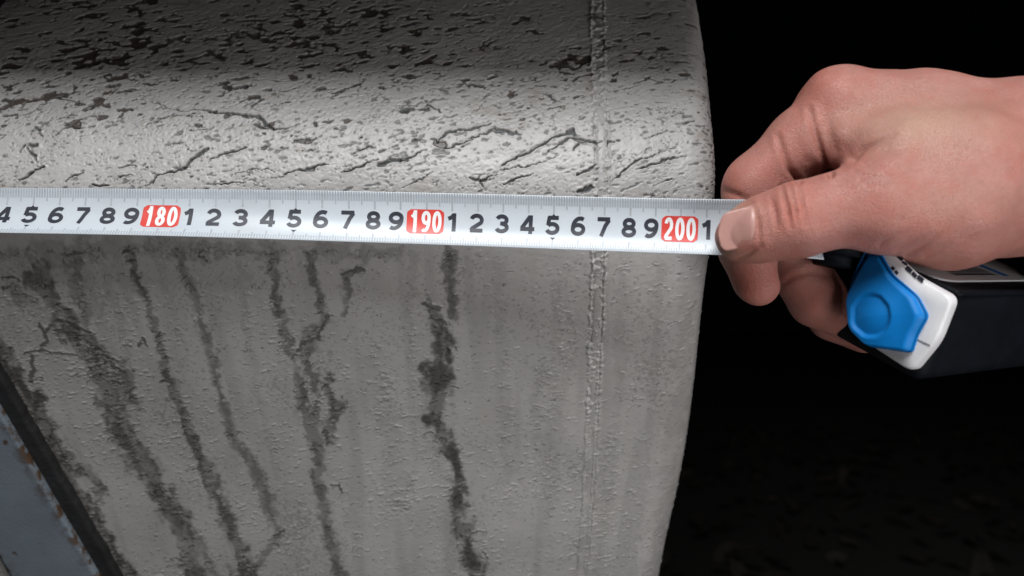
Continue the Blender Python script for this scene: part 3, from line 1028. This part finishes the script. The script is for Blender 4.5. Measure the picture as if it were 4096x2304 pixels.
W0, W1 = -0.225, 0.135
for cm in range(172, 203):
    if cm % 10 == 0:
        # red box with rounded corners
        hw_, w0, w1 = 0.72, -0.285, 0.195
        vts, fcs = [], []
        nx, ny = 16, 10
        r_cm, r_w = 0.16, 0.16 / (tw * 100)
        for j in range(ny + 1):
            fy = j / ny
            w = w0 + (w1 - w0) * fy
            dw = min(w - w0, w1 - w)
            inset = 0.0 if dw > r_w else r_cm * (1 - math.sqrt(max(0, 1 - (1 - dw / r_w) ** 2)))
            for i in range(nx + 1):
                vts.append(tape_point(U_of_cm(cm - 0.03 + (hw_ - inset) * (2 * i / nx - 1)), w, 0.00006))
        for j in range(ny):
            for i in range(nx):
                a = j * (nx + 1) + i
                fcs.append((a, a + 1, a + nx + 2, a + nx + 1))
        box = link('red_number_box', poly_mesh('red_number_box', vts, fcs, True), REDINK, blade)
        digit_mesh('decade_numeral', str(cm), cm - 0.02, -0.265, 0.175, 0.33, 0.00012, WHITEINK, 0.075, pitch=0.435)
    else:
        shift = -0.17 if cm % 10 == 9 else (0.04 if cm % 10 == 1 else -0.02)
        digit_mesh('numeral', str(cm % 10), cm + shift, W0, W1, 0.61, 0.00008, INK, 0.110)

# ---- case
_an = [math.radians(a) for a in (153, 249, 362)]       # bearings of the three edges at the near corner
_p12, _p23, _p13 = math.cos(_an[1] - _an[0]), math.cos(_an[2] - _an[1]), math.cos(_an[2] - _an[0])
_t = [math.sqrt(_p12 * _p13 / -_p23), math.sqrt(_p12 * _p23 / -_p13), math.sqrt(_p23 * _p13 / -_p12)]
E1, E2, E3 = [np.array([math.cos(a), t, math.sin(a)]) / math.sqrt(1 + t * t) for a, t in zip(_an, _t)]
E3 = np.cross(E1, E2)
E3 /= np.linalg.norm(E3)
if E3[1] < 0:
    E3 = -E3
E1 /= np.linalg.norm(E1)
E2 = np.cross(E3, E1)
if E2[2] > 0:
    E2 = -E2
CC = W(3780, 1184, 0.266)
_rot = Vector((0, 1, 0)).rotation_difference(Vector(CC - np.array([0, -D0, 0]))).to_matrix()
E1, E2, E3 = [np.array(_rot @ Vector(e)) for e in (E1, E2, E3)]
SCL = F / 0.281


def case_pt(p, q, r):
    return CC + E1 * p + E2 * q + E3 * r


def pq(u, v, lift=0.0):
    """Front-face coordinates of the point seen on the bearing (u, v) at the given lift above the face."""
    d = np.array([(u - 2048.0) / F, 1.0, (1152.0 - v) / F])
    cpos = np.array([0, -D0, 0])
    base = CC - E3 * lift
    t = np.dot(base - cpos, E3) / np.dot(d, E3)
    rel = cpos + d * t - base
    return float(rel.dot(E1)), float(rel.dot(E2))


def smooth_outline(pts, per=8, r=0.35):
    """Polygon with rounded corners."""
    pts = [np.array(p) for p in pts]
    out = []
    n = len(pts)
    for i in range(n):
        a, b, c = pts[i - 1], pts[i], pts[(i + 1) % n]
        p0, p1 = b + (a - b) * r, b + (c - b) * r
        for k_ in range(per + 1):
            t = k_ / per
            out.append(p0 * (1 - t) ** 2 + 2 * b * t * (1 - t) + p1 * t * t)
    return np.array(out)


def loft_plate(name, outline, center, rings, mat, parent, round_r=None):
    """rings: list of (scale, lift) from the base outline inwards; closed at the centre."""
    n = len(outline)
    vts = []
    for sc, lf_ in rings:
        for k_, p in enumerate(outline):
            q = center + (p - center) * sc
            if round_r:
                w_ = float(sstep(0.45, 0.97, sc))
                q = center + (p - center) * sc * (w_ + (1 - w_) * round_r / np.linalg.norm(p - center))
            l = lf_(q) if callable(lf_) else lf_
            vts.append(case_pt(q[0], q[1], -l))
    lc = rings[-1][1]
    vts.append(case_pt(center[0], center[1], -(lc(center) if callable(lc) else lc)))
    fcs = []
    for j in range(len(rings) - 1):
        for k_ in range(n):
            fcs.append((j * n + k_, j * n + (k_ + 1) % n, (j + 1) * n + (k_ + 1) % n, (j + 1) * n + k_))
    j = len(rings) - 1
    for k_ in range(n):
        fcs.append((j * n + k_, j * n + (k_ + 1) % n, len(vts) - 1))
    me = poly_mesh(name, vts, fcs, True)
    bm_ = bmesh.new()
    bm_.from_mesh(me)
    bmesh.ops.recalc_face_normals(bm_, faces=bm_.faces)
    bm_.to_mesh(me)
    bm_.free()
    return link(name, me, mat, parent)


bm = bmesh.new()
bmesh.ops.create_cube(bm, size=1.0)
for vtx in bm.verts:
    p = 0.0225 + vtx.co.x * 0.050
    q = 0.0150 + vtx.co.y * 0.0335
    r = 0.0460 + vtx.co.z * 0.089
    vtx.co = Vector(case_pt(p, q, r))
bmesh.ops.recalc_face_normals(bm, faces=bm.faces)
bmesh.ops.bevel(bm, geom=bm.edges[:], offset=0.0055, segments=5, profile=0.6, affect='EDGES')
me = bpy.data.meshes.new('case')
bm.to_mesh(me)
bm.free()
for p_ in me.polygons:
    p_.use_smooth = True
case = link('case', me, RUBBER, tape)

# black nose of the case, lengthened to stand in for shade on the blade
bm = bmesh.new()
bmesh.ops.create_cube(bm, size=1.0)
for vtx in bm.verts:
    c_ = W(3355 + vtx.co.x * 250, 985 + vtx.co.z * 175 + vtx.co.x * 50, 0.2945)
    vtx.co = Vector(c_ + np.array([0, vtx.co.y * 0.019, 0]))
bmesh.ops.recalc_face_normals(bm, faces=bm.faces)
bmesh.ops.bevel(bm, geom=bm.edges[:], offset=0.004, segments=4, affect='EDGES')
me = bpy.data.meshes.new('blade_mouth_shade')
bm.to_mesh(me)
bm.free()
for p_ in me.polygons:
    p_.use_smooth = True
link('blade_mouth_shade', me, RUBBER, tape)

# raised rim between the front trim and the side label
for nm, pts, rad in (('rim', [case_pt(t, -0.0014, 0.0045) for t in np.linspace(-0.002, 0.045, 30)], 0.0012),
                     ('rim', [case_pt(-0.0010, -0.0012, t) for t in np.linspace(0.004, 0.087, 30)], 0.0012)):
    tube(nm, pts, np.full(30, rad), RUBBER, case, 12)

# white trim plate
LW = 0.0045
trim = [pq(*p, LW) for p in [(3478, 968), (3560, 1010), (3655, 1105), (3812, 1192), (3745, 1365), (3643, 1492), (3485, 1388),
                             (3435, 1345), (3425, 1190)]]
ol = smooth_outline(trim, 8, 0.22)
cen = ol.mean(0)
loft_plate('front_trim', ol, cen, [(1.0, 0.0005), (1.0, 0.0028), (0.985, 0.0039), (0.95, 0.0045), (0.6, 0.0046), (0.2, 0.0046)], WHITE, tape)
# blue lock button with a round thumb dish
LB = 0.0075
but = [pq(u, v, LB) for u, v in [(3452, 1000), (3500, 1003), (3555, 1100), (3655, 1185), (3697, 1265), (3655, 1340), (3632, 1412),
                                 (3540, 1398), (3468, 1388), (3402, 1320), (3377, 1190), (3400, 1110)]]
ol = smooth_outline(but, 8, 0.20)
dc = np.array(pq(3492, 1262, LB))
tl = np.array(pq(3460, 1030, LB))


def dish(q):
    d = np.linalg.norm(q - dc)
    base_ = 0.0100 + 0.0012 * math.cos(min(d / 0.014, 1.0) * math.pi)
    far = np.dot(q - dc, tl - dc) / np.dot(tl - dc, tl - dc)
    base_ -= 0.0030 * max(0.0, far)
    dd = 0.0015 * (1 - float(sstep(0.0062, 0.0082, d)))
    return base_ - dd


rings = [(1.01, 0.0040), (1.01, 0.0060)]
for sc in (1.0, 0.97, 0.92):
    rings.append((sc, (lambda s_: (lambda q: dish(q) - 0.0035 * ((s_ - 0.90) / 0.1) ** 2))(sc)))
for sc in np.linspace(0.88, 0.04, 34):
    rings.append((sc, dish))
loft_plate('lock_button', ol, dc, rings, BLUE, tape, 0.0125)
# seam line across the white trim and dark printed traces near its edge
def front_bar(name, a, b, wd, mat, lift=0.00475):
    a, b = np.array(pq(*a, LW)), np.array(pq(*b, LW))
    d = (b - a) / np.linalg.norm(b - a)
    nn = np.array([-d[1], d[0]]) * wd / 2
    vts = [case_pt(*x, -lift) for x in (a - nn, a + nn, b + nn, b - nn)]
    return link(name, poly_mesh(name, vts, [(0, 1, 2, 3)]), mat, tape)


SEAMM = mat_plain('grey_seam', (0.22, 0.22, 0.23), 0.6, 0.2, 100, 0)
front_bar('moulding_seam', (3652, 1350), (3722, 1383), 0.0006, SEAMM)
for k_, (a, b, wd) in enumerate([((3568, 1068), (3578, 1078), 0.0012), ((3582, 1084), (3592, 1096), 0.0010),
                                 ((3592, 1022), (3612, 1040), 0.0014), ((3610, 1046), (3630, 1060), 0.0010),
                                 ((3626, 1068), (3648, 1088), 0.0016), ((3650, 1090), (3668, 1108), 0.0013),
                                 ((3672, 1106), (3696, 1124), 0.0015), ((3604, 1136), (3616, 1142), 0.0005)]):
    front_bar('printed_mark', a, b, wd, INK, 0.00465 + 0.00003 * k_)

# side label
def side_quad(name, p0, p1, r0, r1, lift, mat, parent, rad=0.0):
    if rad:
        ol_ = smooth_outline([(p0, r0), (p1, r0), (p1, r1), (p0, r1)], 6, 0.14)
        vts = [case_pt(a, -0.00175 - lift, b) for a, b in ol_] + [case_pt(a, -0.0005, b) for a, b in ol_]
        n = len(ol_)
        fcs = [tuple(range(n))] + [(k_, (k_ + 1) % n, n + (k_ + 1) % n, n + k_) for k_ in range(n)]
    else:
        vts = [case_pt(a, -0.00175 - lift, b) for a, b in ((p0, r0), (p1, r0), (p1, r1), (p0, r1))]
        fcs = [(0, 1, 2, 3)]
    return link(name, poly_mesh(name, vts, fcs), mat, parent)


label = side_quad('side_label', 0.0070, 0.046, 0.009, 0.082, 0.0006, WHITE, tape, 1.0)
for k_ in range(16):
    a = 0.0115 + k_ * 0.0014
    side_quad('barcode_line', a, a + (0.0007 if k_ % 3 else 0.0010), 0.024, 0.052, 0.0007, INK, label)
side_quad('blue_stripe', 0.0105, 0.045, 0.0560, 0.0600, 0.0007, BLUE, label)

# ------------------------------------------------------------------ hand
def H(u, v, D):
    return W(u, v, D).astype(np.float32)


def capsule(p, a, b, ra, rb):
    pa = p - a
    ba = b - a
    t = np.clip((pa @ ba) / np.float32(ba @ ba), 0, 1)
    d = pa - t[..., None] * ba
    return np.sqrt(np.einsum('...i,...i', d, d)) - (ra + (rb - ra) * t)


def smin(a, b, k_):
    hh = np.clip(0.5 + 0.5 * (b - a) / k_, 0, 1)
    return b + (a - b) * hh - k_ * hh * (1 - hh)


def chain(p, nodes, k_=0.004):
    d = None
    for a, b in zip(nodes[:-1], nodes[1:]):
        c = capsule(p, H(*a[:3]), H(*b[:3]), np.float32(a[3]), np.float32(b[3]))
        d = c if d is None else smin(d, c, k_)
    return d


THUMB = [(2968, 942, .2798, .0089), (3050, 915, .2775, .0106), (3180, 884, .2755, .0124), (3330, 842, .2755, .0120),
         (3500, 815, .2735, .0150), (3750, 800, .2760, .0190)]
INDEX = [(3360, 425, .297, .0128), (3200, 578, .299, .0122), (3010, 748, .3008, .0106)]
INDEX2 = [(3010, 748, .3008, .0104), (2990, 1000, .3018, .0098), (3024, 1136, .2990, .0080)]
MIDDLE = [(3380, 455, .322, .0125), (3075, 730, .328, .0105), (3120, 980, .322, .0098), (3215, 1108, .309, .0097),
          (3275, 1188, .307, .0107), (3410, 1268, .306, .0096)]
RING = [(3430, 520, .340, .0120), (3140, 750, .347, .0100), (3200, 1040, .338, .0094), (3330, 1262, .324, .0090), (3455, 1326, .320, .0084)]
LITTLE = [(3480, 590, .357, .0110), (3230, 790, .362, .0090), (3300, 1060, .352, .0082), (3450, 1230, .335, .0075)]
PALM = [
    [(3360, 425, .297, .0132), (3700, 470, .293, .0152), (4100, 575, .288, .0210), (4700, 600, .286, .0235)],
    [(3420, 570, .287, .0105), (3600, 625, .2795, .0150), (3850, 690, .2775, .0205), (4100, 690, .281, .0225)],
    [(3560, 845, .2755, .0128), (3800, 852, .2780, .0180), (4100, 752, .284, .0213), (4700, 720, .286, .0245)],
    [(3380, 455, .322, .0125), (4100, 590, .312, .0200), (4700, 640, .306, .0230)],
    [(3430, 520, .340, .0120), (4100, 640, .326, .0190)],
    [(3480, 590, .357, .0110), (4100, 700, .336, .0170)],
    [(3620, 720, .306, .0200), (4100, 690, .302, .0240)],
]


def hand_sdf(p):
    palm = None
    for c in PALM:
        d = chain(p, c, 0.006)
        palm = d if palm is None else smin(palm, d, 0.008)
    idx = chain(p, INDEX, 0.003)
    idx = smin(idx, chain(p, INDEX2, 0.004), 0.0035)
    a = smin(palm, idx, 0.006)
    th_ = chain(p, THUMB, 0.004)
    b = smin(palm, th_, 0.007)
    d = smin(a, b, 0.0012)
    for c in (MIDDLE, RING, LITTLE):
        f = smin(palm, chain(p, c, 0.004), 0.005)
        d = smin(d, f, 0.0008)
    return d


VOX = 0.0009
lo = np.array([0.066, -0.066, -0.045])
hi = np.array([0.222, 0.072, 0.092])
nn_ = np.ceil((hi - lo) / VOX).astype(int)
gx, gy, gz = [lo[i] + VOX * np.arange(nn_[i]) for i in range(3)]
val = np.empty(nn_, np.float32)
for i0 in range(0, nn_[0], 16):
    i1 = min(i0 + 16, nn_[0])
    pts = np.stack(np.meshgrid(gx[i0:i1], gy, gz, indexing='ij'), -1).astype(np.float32)
    val[i0:i1] = hand_sdf(pts)


def surface_nets(val, lo, vox):
    sgn = val < 0
    n = np.array(val.shape)
    corners = [(a, b, c) for a in (0, 1) for b in (0, 1) for c in (0, 1)]
    cnt = sum(sgn[a:n[0] - 1 + a, b:n[1] - 1 + b, c:n[2] - 1 + c].astype(np.int8) for a, b, c in corners)
    cells = np.argwhere((cnt > 0) & (cnt < 8))
    idx = -np.ones(n - 1, np.int32)
    idx[tuple(cells.T)] = np.arange(len(cells))
    acc = np.zeros((len(cells), 3))
    num = np.zeros(len(cells))
    for ax in range(3):
        for a in (0, 1):
            for b in (0, 1):
                o0 = np.zeros(3, int)
                others = [k_ for k_ in range(3) if k_ != ax]
                o0[others[0]], o0[others[1]] = a, b
                o1 = o0.copy()
                o1[ax] = 1
                v0 = val[tuple((cells + o0).T)]
                v1 = val[tuple((cells + o1).T)]
                m = (v0 < 0) != (v1 < 0)
                t = np.where(m, v0 / np.where(m, v0 - v1, 1), 0)
                pt = cells + o0 + (o1 - o0) * t[:, None]
                acc += pt * m[:, None]
                num += m
    verts = lo + vox * acc / num[:, None]
    quads = []
    for ax in range(3):
        o = [k_ for k_ in range(3) if k_ != ax]
        sl0 = [slice(None)] * 3
        sl1 = [slice(None)] * 3
        sl0[ax] = slice(0, n[ax] - 1)
        sl1[ax] = slice(1, n[ax])
        ch = sgn[tuple(sl0)] != sgn[tuple(sl1)]
        e = np.argwhere(ch)
        e = e[(e[:, o[0]] > 0) & (e[:, o[1]] > 0) & (e[:, o[0]] < n[o[0]] - 1) & (e[:, o[1]] < n[o[1]] - 1)]
        q = []
        for da, db in ((1, 1), (0, 1), (0, 0), (1, 0)):
            c = e.copy()
            c[:, o[0]] -= da
            c[:, o[1]] -= db
            q.append(idx[tuple(c.T)])
        q = np.stack(q, -1)
        flip = sgn[tuple(e.T)]
        if ax == 1:
            flip = ~flip
        q[~flip] = q[~flip][:, ::-1]
        quads.append(q)
    quads = np.concatenate(quads)
    return verts, quads[(quads >= 0).all(1)]


hv, hq = surface_nets(val, lo, VOX)


def vnormals(v, q):
    n = np.cross(v[q[:, 2]] - v[q[:, 0]], v[q[:, 3]] - v[q[:, 1]])
    out = np.zeros_like(v)
    for k_ in range(4):
        np.add.at(out, q[:, k_], n)
    return out / np.maximum(np.linalg.norm(out, axis=1), 1e-12)[:, None]


def relax(v, q, it):
    e = np.concatenate([q[:, [0, 1]], q[:, [1, 2]], q[:, [2, 3]], q[:, [3, 0]]])
    deg = np.bincount(e.ravel(), minlength=len(v))[:, None]
    for _ in range(it):
        acc = np.zeros_like(v)
        for k_ in range(3):
            acc[:, k_] = np.bincount(e[:, 0], v[e[:, 1], k_], len(v)) + np.bincount(e[:, 1], v[e[:, 0], k_], len(v))
        v = v * 0.5 + 0.5 * acc / deg
    return v


hv = relax(hv, hq, 3)
hn = vnormals(hv, hq)
tocam = np.array([0, -D0, 0]) - hv
if (np.einsum('ij,ij->i', hn, hv - hv.mean(0)) > 0).mean() < 0.5:
    hq = hq[:, ::-1]
    hn = -hn
tocam /= np.linalg.norm(tocam, axis=1)[:, None]
facing = np.einsum('ij,ij->i', hn, tocam)
hD = hv[:, 1] + D0
hu = 2048 + hv[:, 0] * F / hD
hvv = 1152 - hv[:, 2] * F / hD


def line_d(pts):
    best = np.full(len(hv), 1e9)
    tb = np.zeros(len(hv))
    for i_, ((x0, y0), (x1, y1)) in enumerate(zip(pts[:-1], pts[1:])):
        dx, dy = x1 - x0, y1 - y0
        t = np.clip(((hu - x0) * dx + (hvv - y0) * dy) / (dx * dx + dy * dy), 0, 1)
        dd_ = np.hypot(hu - x0 - t * dx, hvv - y0 - t * dy)
        tb = np.where(dd_ < best, (i_ + t) / (len(pts) - 1), tb)
        best = np.minimum(best, dd_)
    return best, tb


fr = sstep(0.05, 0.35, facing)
disp = np.zeros(len(hv))
crease = np.zeros(len(hv))
for pts, dep, wd, col in [
    ([(3112, 545), (3135, 620), (3162, 680), (3196, 728)], 0.0026, 10, 1.0),
    ([(3238, 440), (3258, 520), (3282, 600), (3325, 700)], 0.0026, 10, 1.0),
    ([(3180, 500), (3200, 580), (3225, 640)], 0.0005, 14, 0.35),
    ([(3300, 430), (3320, 520), (3345, 600)], 0.0005, 16, 0.3),
    ([(3415, 640), (3450, 602), (3515, 568), (3575, 542)], 0.0017, 11, 0.9),
    ([(3340, 560), (3385, 590), (3410, 640)], 0.0004, 14, 0.3),
    ([(3085, 790), (3102, 850), (3108, 915)], 0.0010, 8, 0.9),
    ([(3128, 748), (3150, 830), (3166, 915)], 0.0014, 8, 1.0),
    ([(3160, 742), (3182, 830), (3192, 900)], 0.0010, 7, 0.9),
    ([(3195, 735), (3212, 820), (3222, 900)], 0.0012, 8, 1.0),
    ([(2885, 762), (2935, 775), (3000, 802)], 0.0008, 12, 0.7),
    ([(3120, 1148), (3165, 1110), (3240, 1088), (3340, 1108)], 0.0006, 12, 0.6),
    ([(3590, 1005), (3660, 965), (3740, 930)], 0.00035, 8, 0.4),
    ([(3630, 1022), (3715, 975), (3790, 915), (3830, 870)], 0.00045, 9, 0.5),
    ([(3520, 978), (3580, 945), (3640, 925)], 0.0005, 10, 0.4),
    ([(3700, 1030), (3790, 985), (3870, 920)], 0.00025, 9, 0.3),
    ([(3420, 690), (3520, 712), (3650, 708)], 0.00025, 10, 0.2),
    ([(3440, 720), (3540, 745), (3640, 742)], 0.0003, 10, 0.25),
    ([(3460, 660), (3560, 672), (3680, 668)], 0.00025, 10, 0.2),
    ([(3900, 470), (3960, 520), (3990, 600)], 0.0003, 14, 0.2),
    ([(2935, 1040), (2990, 1020), (3045, 985)], 0.0008, 9, 0.5),
    ([(2930, 842), (2975, 818), (3005, 806)], 0.0007, 8, 0.5),
    ([(3012, 806), (3034, 880), (3042, 985)], 0.0007, 7, 0.9),
]:
    d, tb = line_d(pts)
    deep_end = pts[0][1] < 710 and pts[0][0] < 3345
    tap = (0.12 + 0.88 * tb ** 1.3) if deep_end else ((1 - tb) ** 1.2 * 0.9 + 0.1 if pts[0][0] > 3400 else np.sin(np.clip(tb, 0.06, 0.94) * math.pi) ** 0.7)
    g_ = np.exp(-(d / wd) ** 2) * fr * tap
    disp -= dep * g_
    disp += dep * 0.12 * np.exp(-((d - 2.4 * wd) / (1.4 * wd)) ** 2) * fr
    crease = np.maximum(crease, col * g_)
# knuckle and tendon forms
for (u, v, ru, rv, am) in [(3290, 330, 90, 60, 0.0012), (3575, 300, 40, 30, 0.0010), (3600, 640, 130, 70, 0.0010),
                           (3215, 600, 35, 70, 0.0007), (3150, 850, 60, 80, 0.0006), (3880, 640, 160, 60, 0.0006),
                           (3480, 450, 120, 40, -0.0006)]:
    disp += am * np.exp(-((hu - u) / ru) ** 2 - ((hvv - v) / rv) ** 2) * np.clip(facing + 0.4, 0, 1)
# soft irregular skin relief
for _ in range(26):
    kv = rng.normal(0, 1, 3)
    kv *= rng.uniform(150, 700) / np.linalg.norm(kv)
    disp += 0.00010 * (150 / np.linalg.norm(kv)) ** 0.6 * np.sin(hv @ kv + rng.uniform(0, 6.28))
hv2 = hv + hn * disp[:, None]

g2 = lambda u, v, ru, rv: np.exp(-((hu - u) / ru) ** 2 - ((hvv - v) / rv) ** 2)
red = np.clip(0.9 * g2(3000, 1130, 110, 110) + 0.7 * g2(3160, 860, 90, 100) + 0.75 * g2(3270, 360, 130, 110) + 0.6 * g2(2950, 740, 110, 100)
              + 0.45 * g2(3480, 840, 160, 80) + 0.5 * g2(3300, 1230, 120, 100) + 0.5 * g2(3150, 600, 130, 110) + 0.35 * g2(3800, 900, 200, 90) + 0.35 * g2(4050, 480, 120, 160), 0, 1)
pale = np.clip(0.9 * g2(2962, 838, 55, 30) + 0.6 * g2(2900, 1000, 60, 50) + 0.75 * g2(3680, 500, 300, 110) + 0.25 * g2(3800, 800, 250, 90)
               + 0.4 * g2(3020, 1020, 60, 18), 0, 1)
me = np_mesh('hand', hv2, hq)
attr(me, 'red', red)
attr(me, 'pale', pale)
attr(me, 'crease', crease)
hand = link('hand', me, SKIN)
tag(hand, 'bare hand pinching the white tape blade between thumb and curled index finger', 'hand')

# thumbnail: a curved plate with real thickness lying on the thumb
nu_, nv_ = 26, 22
top_v, bot_v = [], []
cam_p = np.array([0, -D0, 0])
for i in range(nu_):
    fu = i / (nu_ - 1)
    u = 2872 + fu * (3022 - 2872)
    # half height of the nail along its length, rounded free edge and cuticle
    e1_ = min(1.0, math.sqrt(max(0.0, 1 - ((0.26 - fu) / 0.26) ** 2)) if fu < 0.26 else 1.0)
    e2_ = min(1.0, math.sqrt(max(0.0, 1 - ((fu - 0.86) / 0.14) ** 2 * 0.75)) if fu > 0.86 else 1.0)
    hh_ = (74 + 6 * fu) * e1_ * e2_ + 2
    vc_ = 934 - 34 * fu
    for j in range(nv_):
        v = vc_ + hh_ * (2 * j / (nv_ - 1) - 1)
        d = W(u, v, 1.0) - cam_p
        d /= np.linalg.norm(d)
        t = 0.24
        for _ in range(40):
            s_ = float(chain((cam_p + d * t).astype(np.float32)[None], THUMB, 0.004)[0])
            t += min(s_, 0.01)
            if s_ < 2e-5:
                break
            if t > 0.283:
                t = 0.283
                break
        pnt = cam_p + d * t
        lift = 0.00045 - 0.00035 * abs(2 * j / (nv_ - 1) - 1) ** 4 - 0.0005 * max(0, (fu - 0.9) / 0.1)
        top_v.append(pnt - d * lift)
        bot_v.append(pnt + d * 0.0004)
q1 = grid_quads(nu_, nv_)
nT = nu_ * nv_
idx = np.arange(nT).reshape(nu_, nv_)
rim = np.concatenate([idx[0, :], idx[1:, -1], idx[-1, -2::-1], idx[-2:0:-1, 0]])
rq = np.stack([rim, np.roll(rim, -1), np.roll(rim, -1) + nT, rim + nT], -1)
me = np_mesh('thumbnail', np.array(top_v + bot_v), np.concatenate([q1, q1[:, ::-1] + nT, rq]))
bm = bmesh.new()
bm.from_mesh(me)
bmesh.ops.recalc_face_normals(bm, faces=bm.faces)
bm.to_mesh(me)
bm.free()
link('thumbnail', me, NAIL, hand)

# dark sleeve cuff at the wrist
sv = []
ns, seg = 14, 40
for i in range(ns):
    t = i / (ns - 1)
    for q in range(seg):
        a = 2 * math.pi * q / seg
        slant = 0.012 * (1 - math.sin(a)) * 0.5
        x = 0.184 + slant + t * 0.10
        rz = 0.0365 + 0.0012 * math.sin(3 * a + 9 * t) + 0.004 * t
        ry = 0.0510 + 0.0012 * math.cos(4 * a + 7 * t) + 0.004 * t
        sv.append((x, -0.006 + ry * math.cos(a), 0.0410 + rz * math.sin(a)))
sq = [(i * seg + q, i * seg + (q + 1) % seg, (i + 1) * seg + (q + 1) % seg, (i + 1) * seg + q) for i in range(ns - 1) for q in range(seg)]
me = poly_mesh('sleeve', sv, sq, True)
sl_ = link('sleeve', me, FABRIC, hand)
md = sl_.modifiers.new('thickness', 'SOLIDIFY')
md.thickness = 0.0012
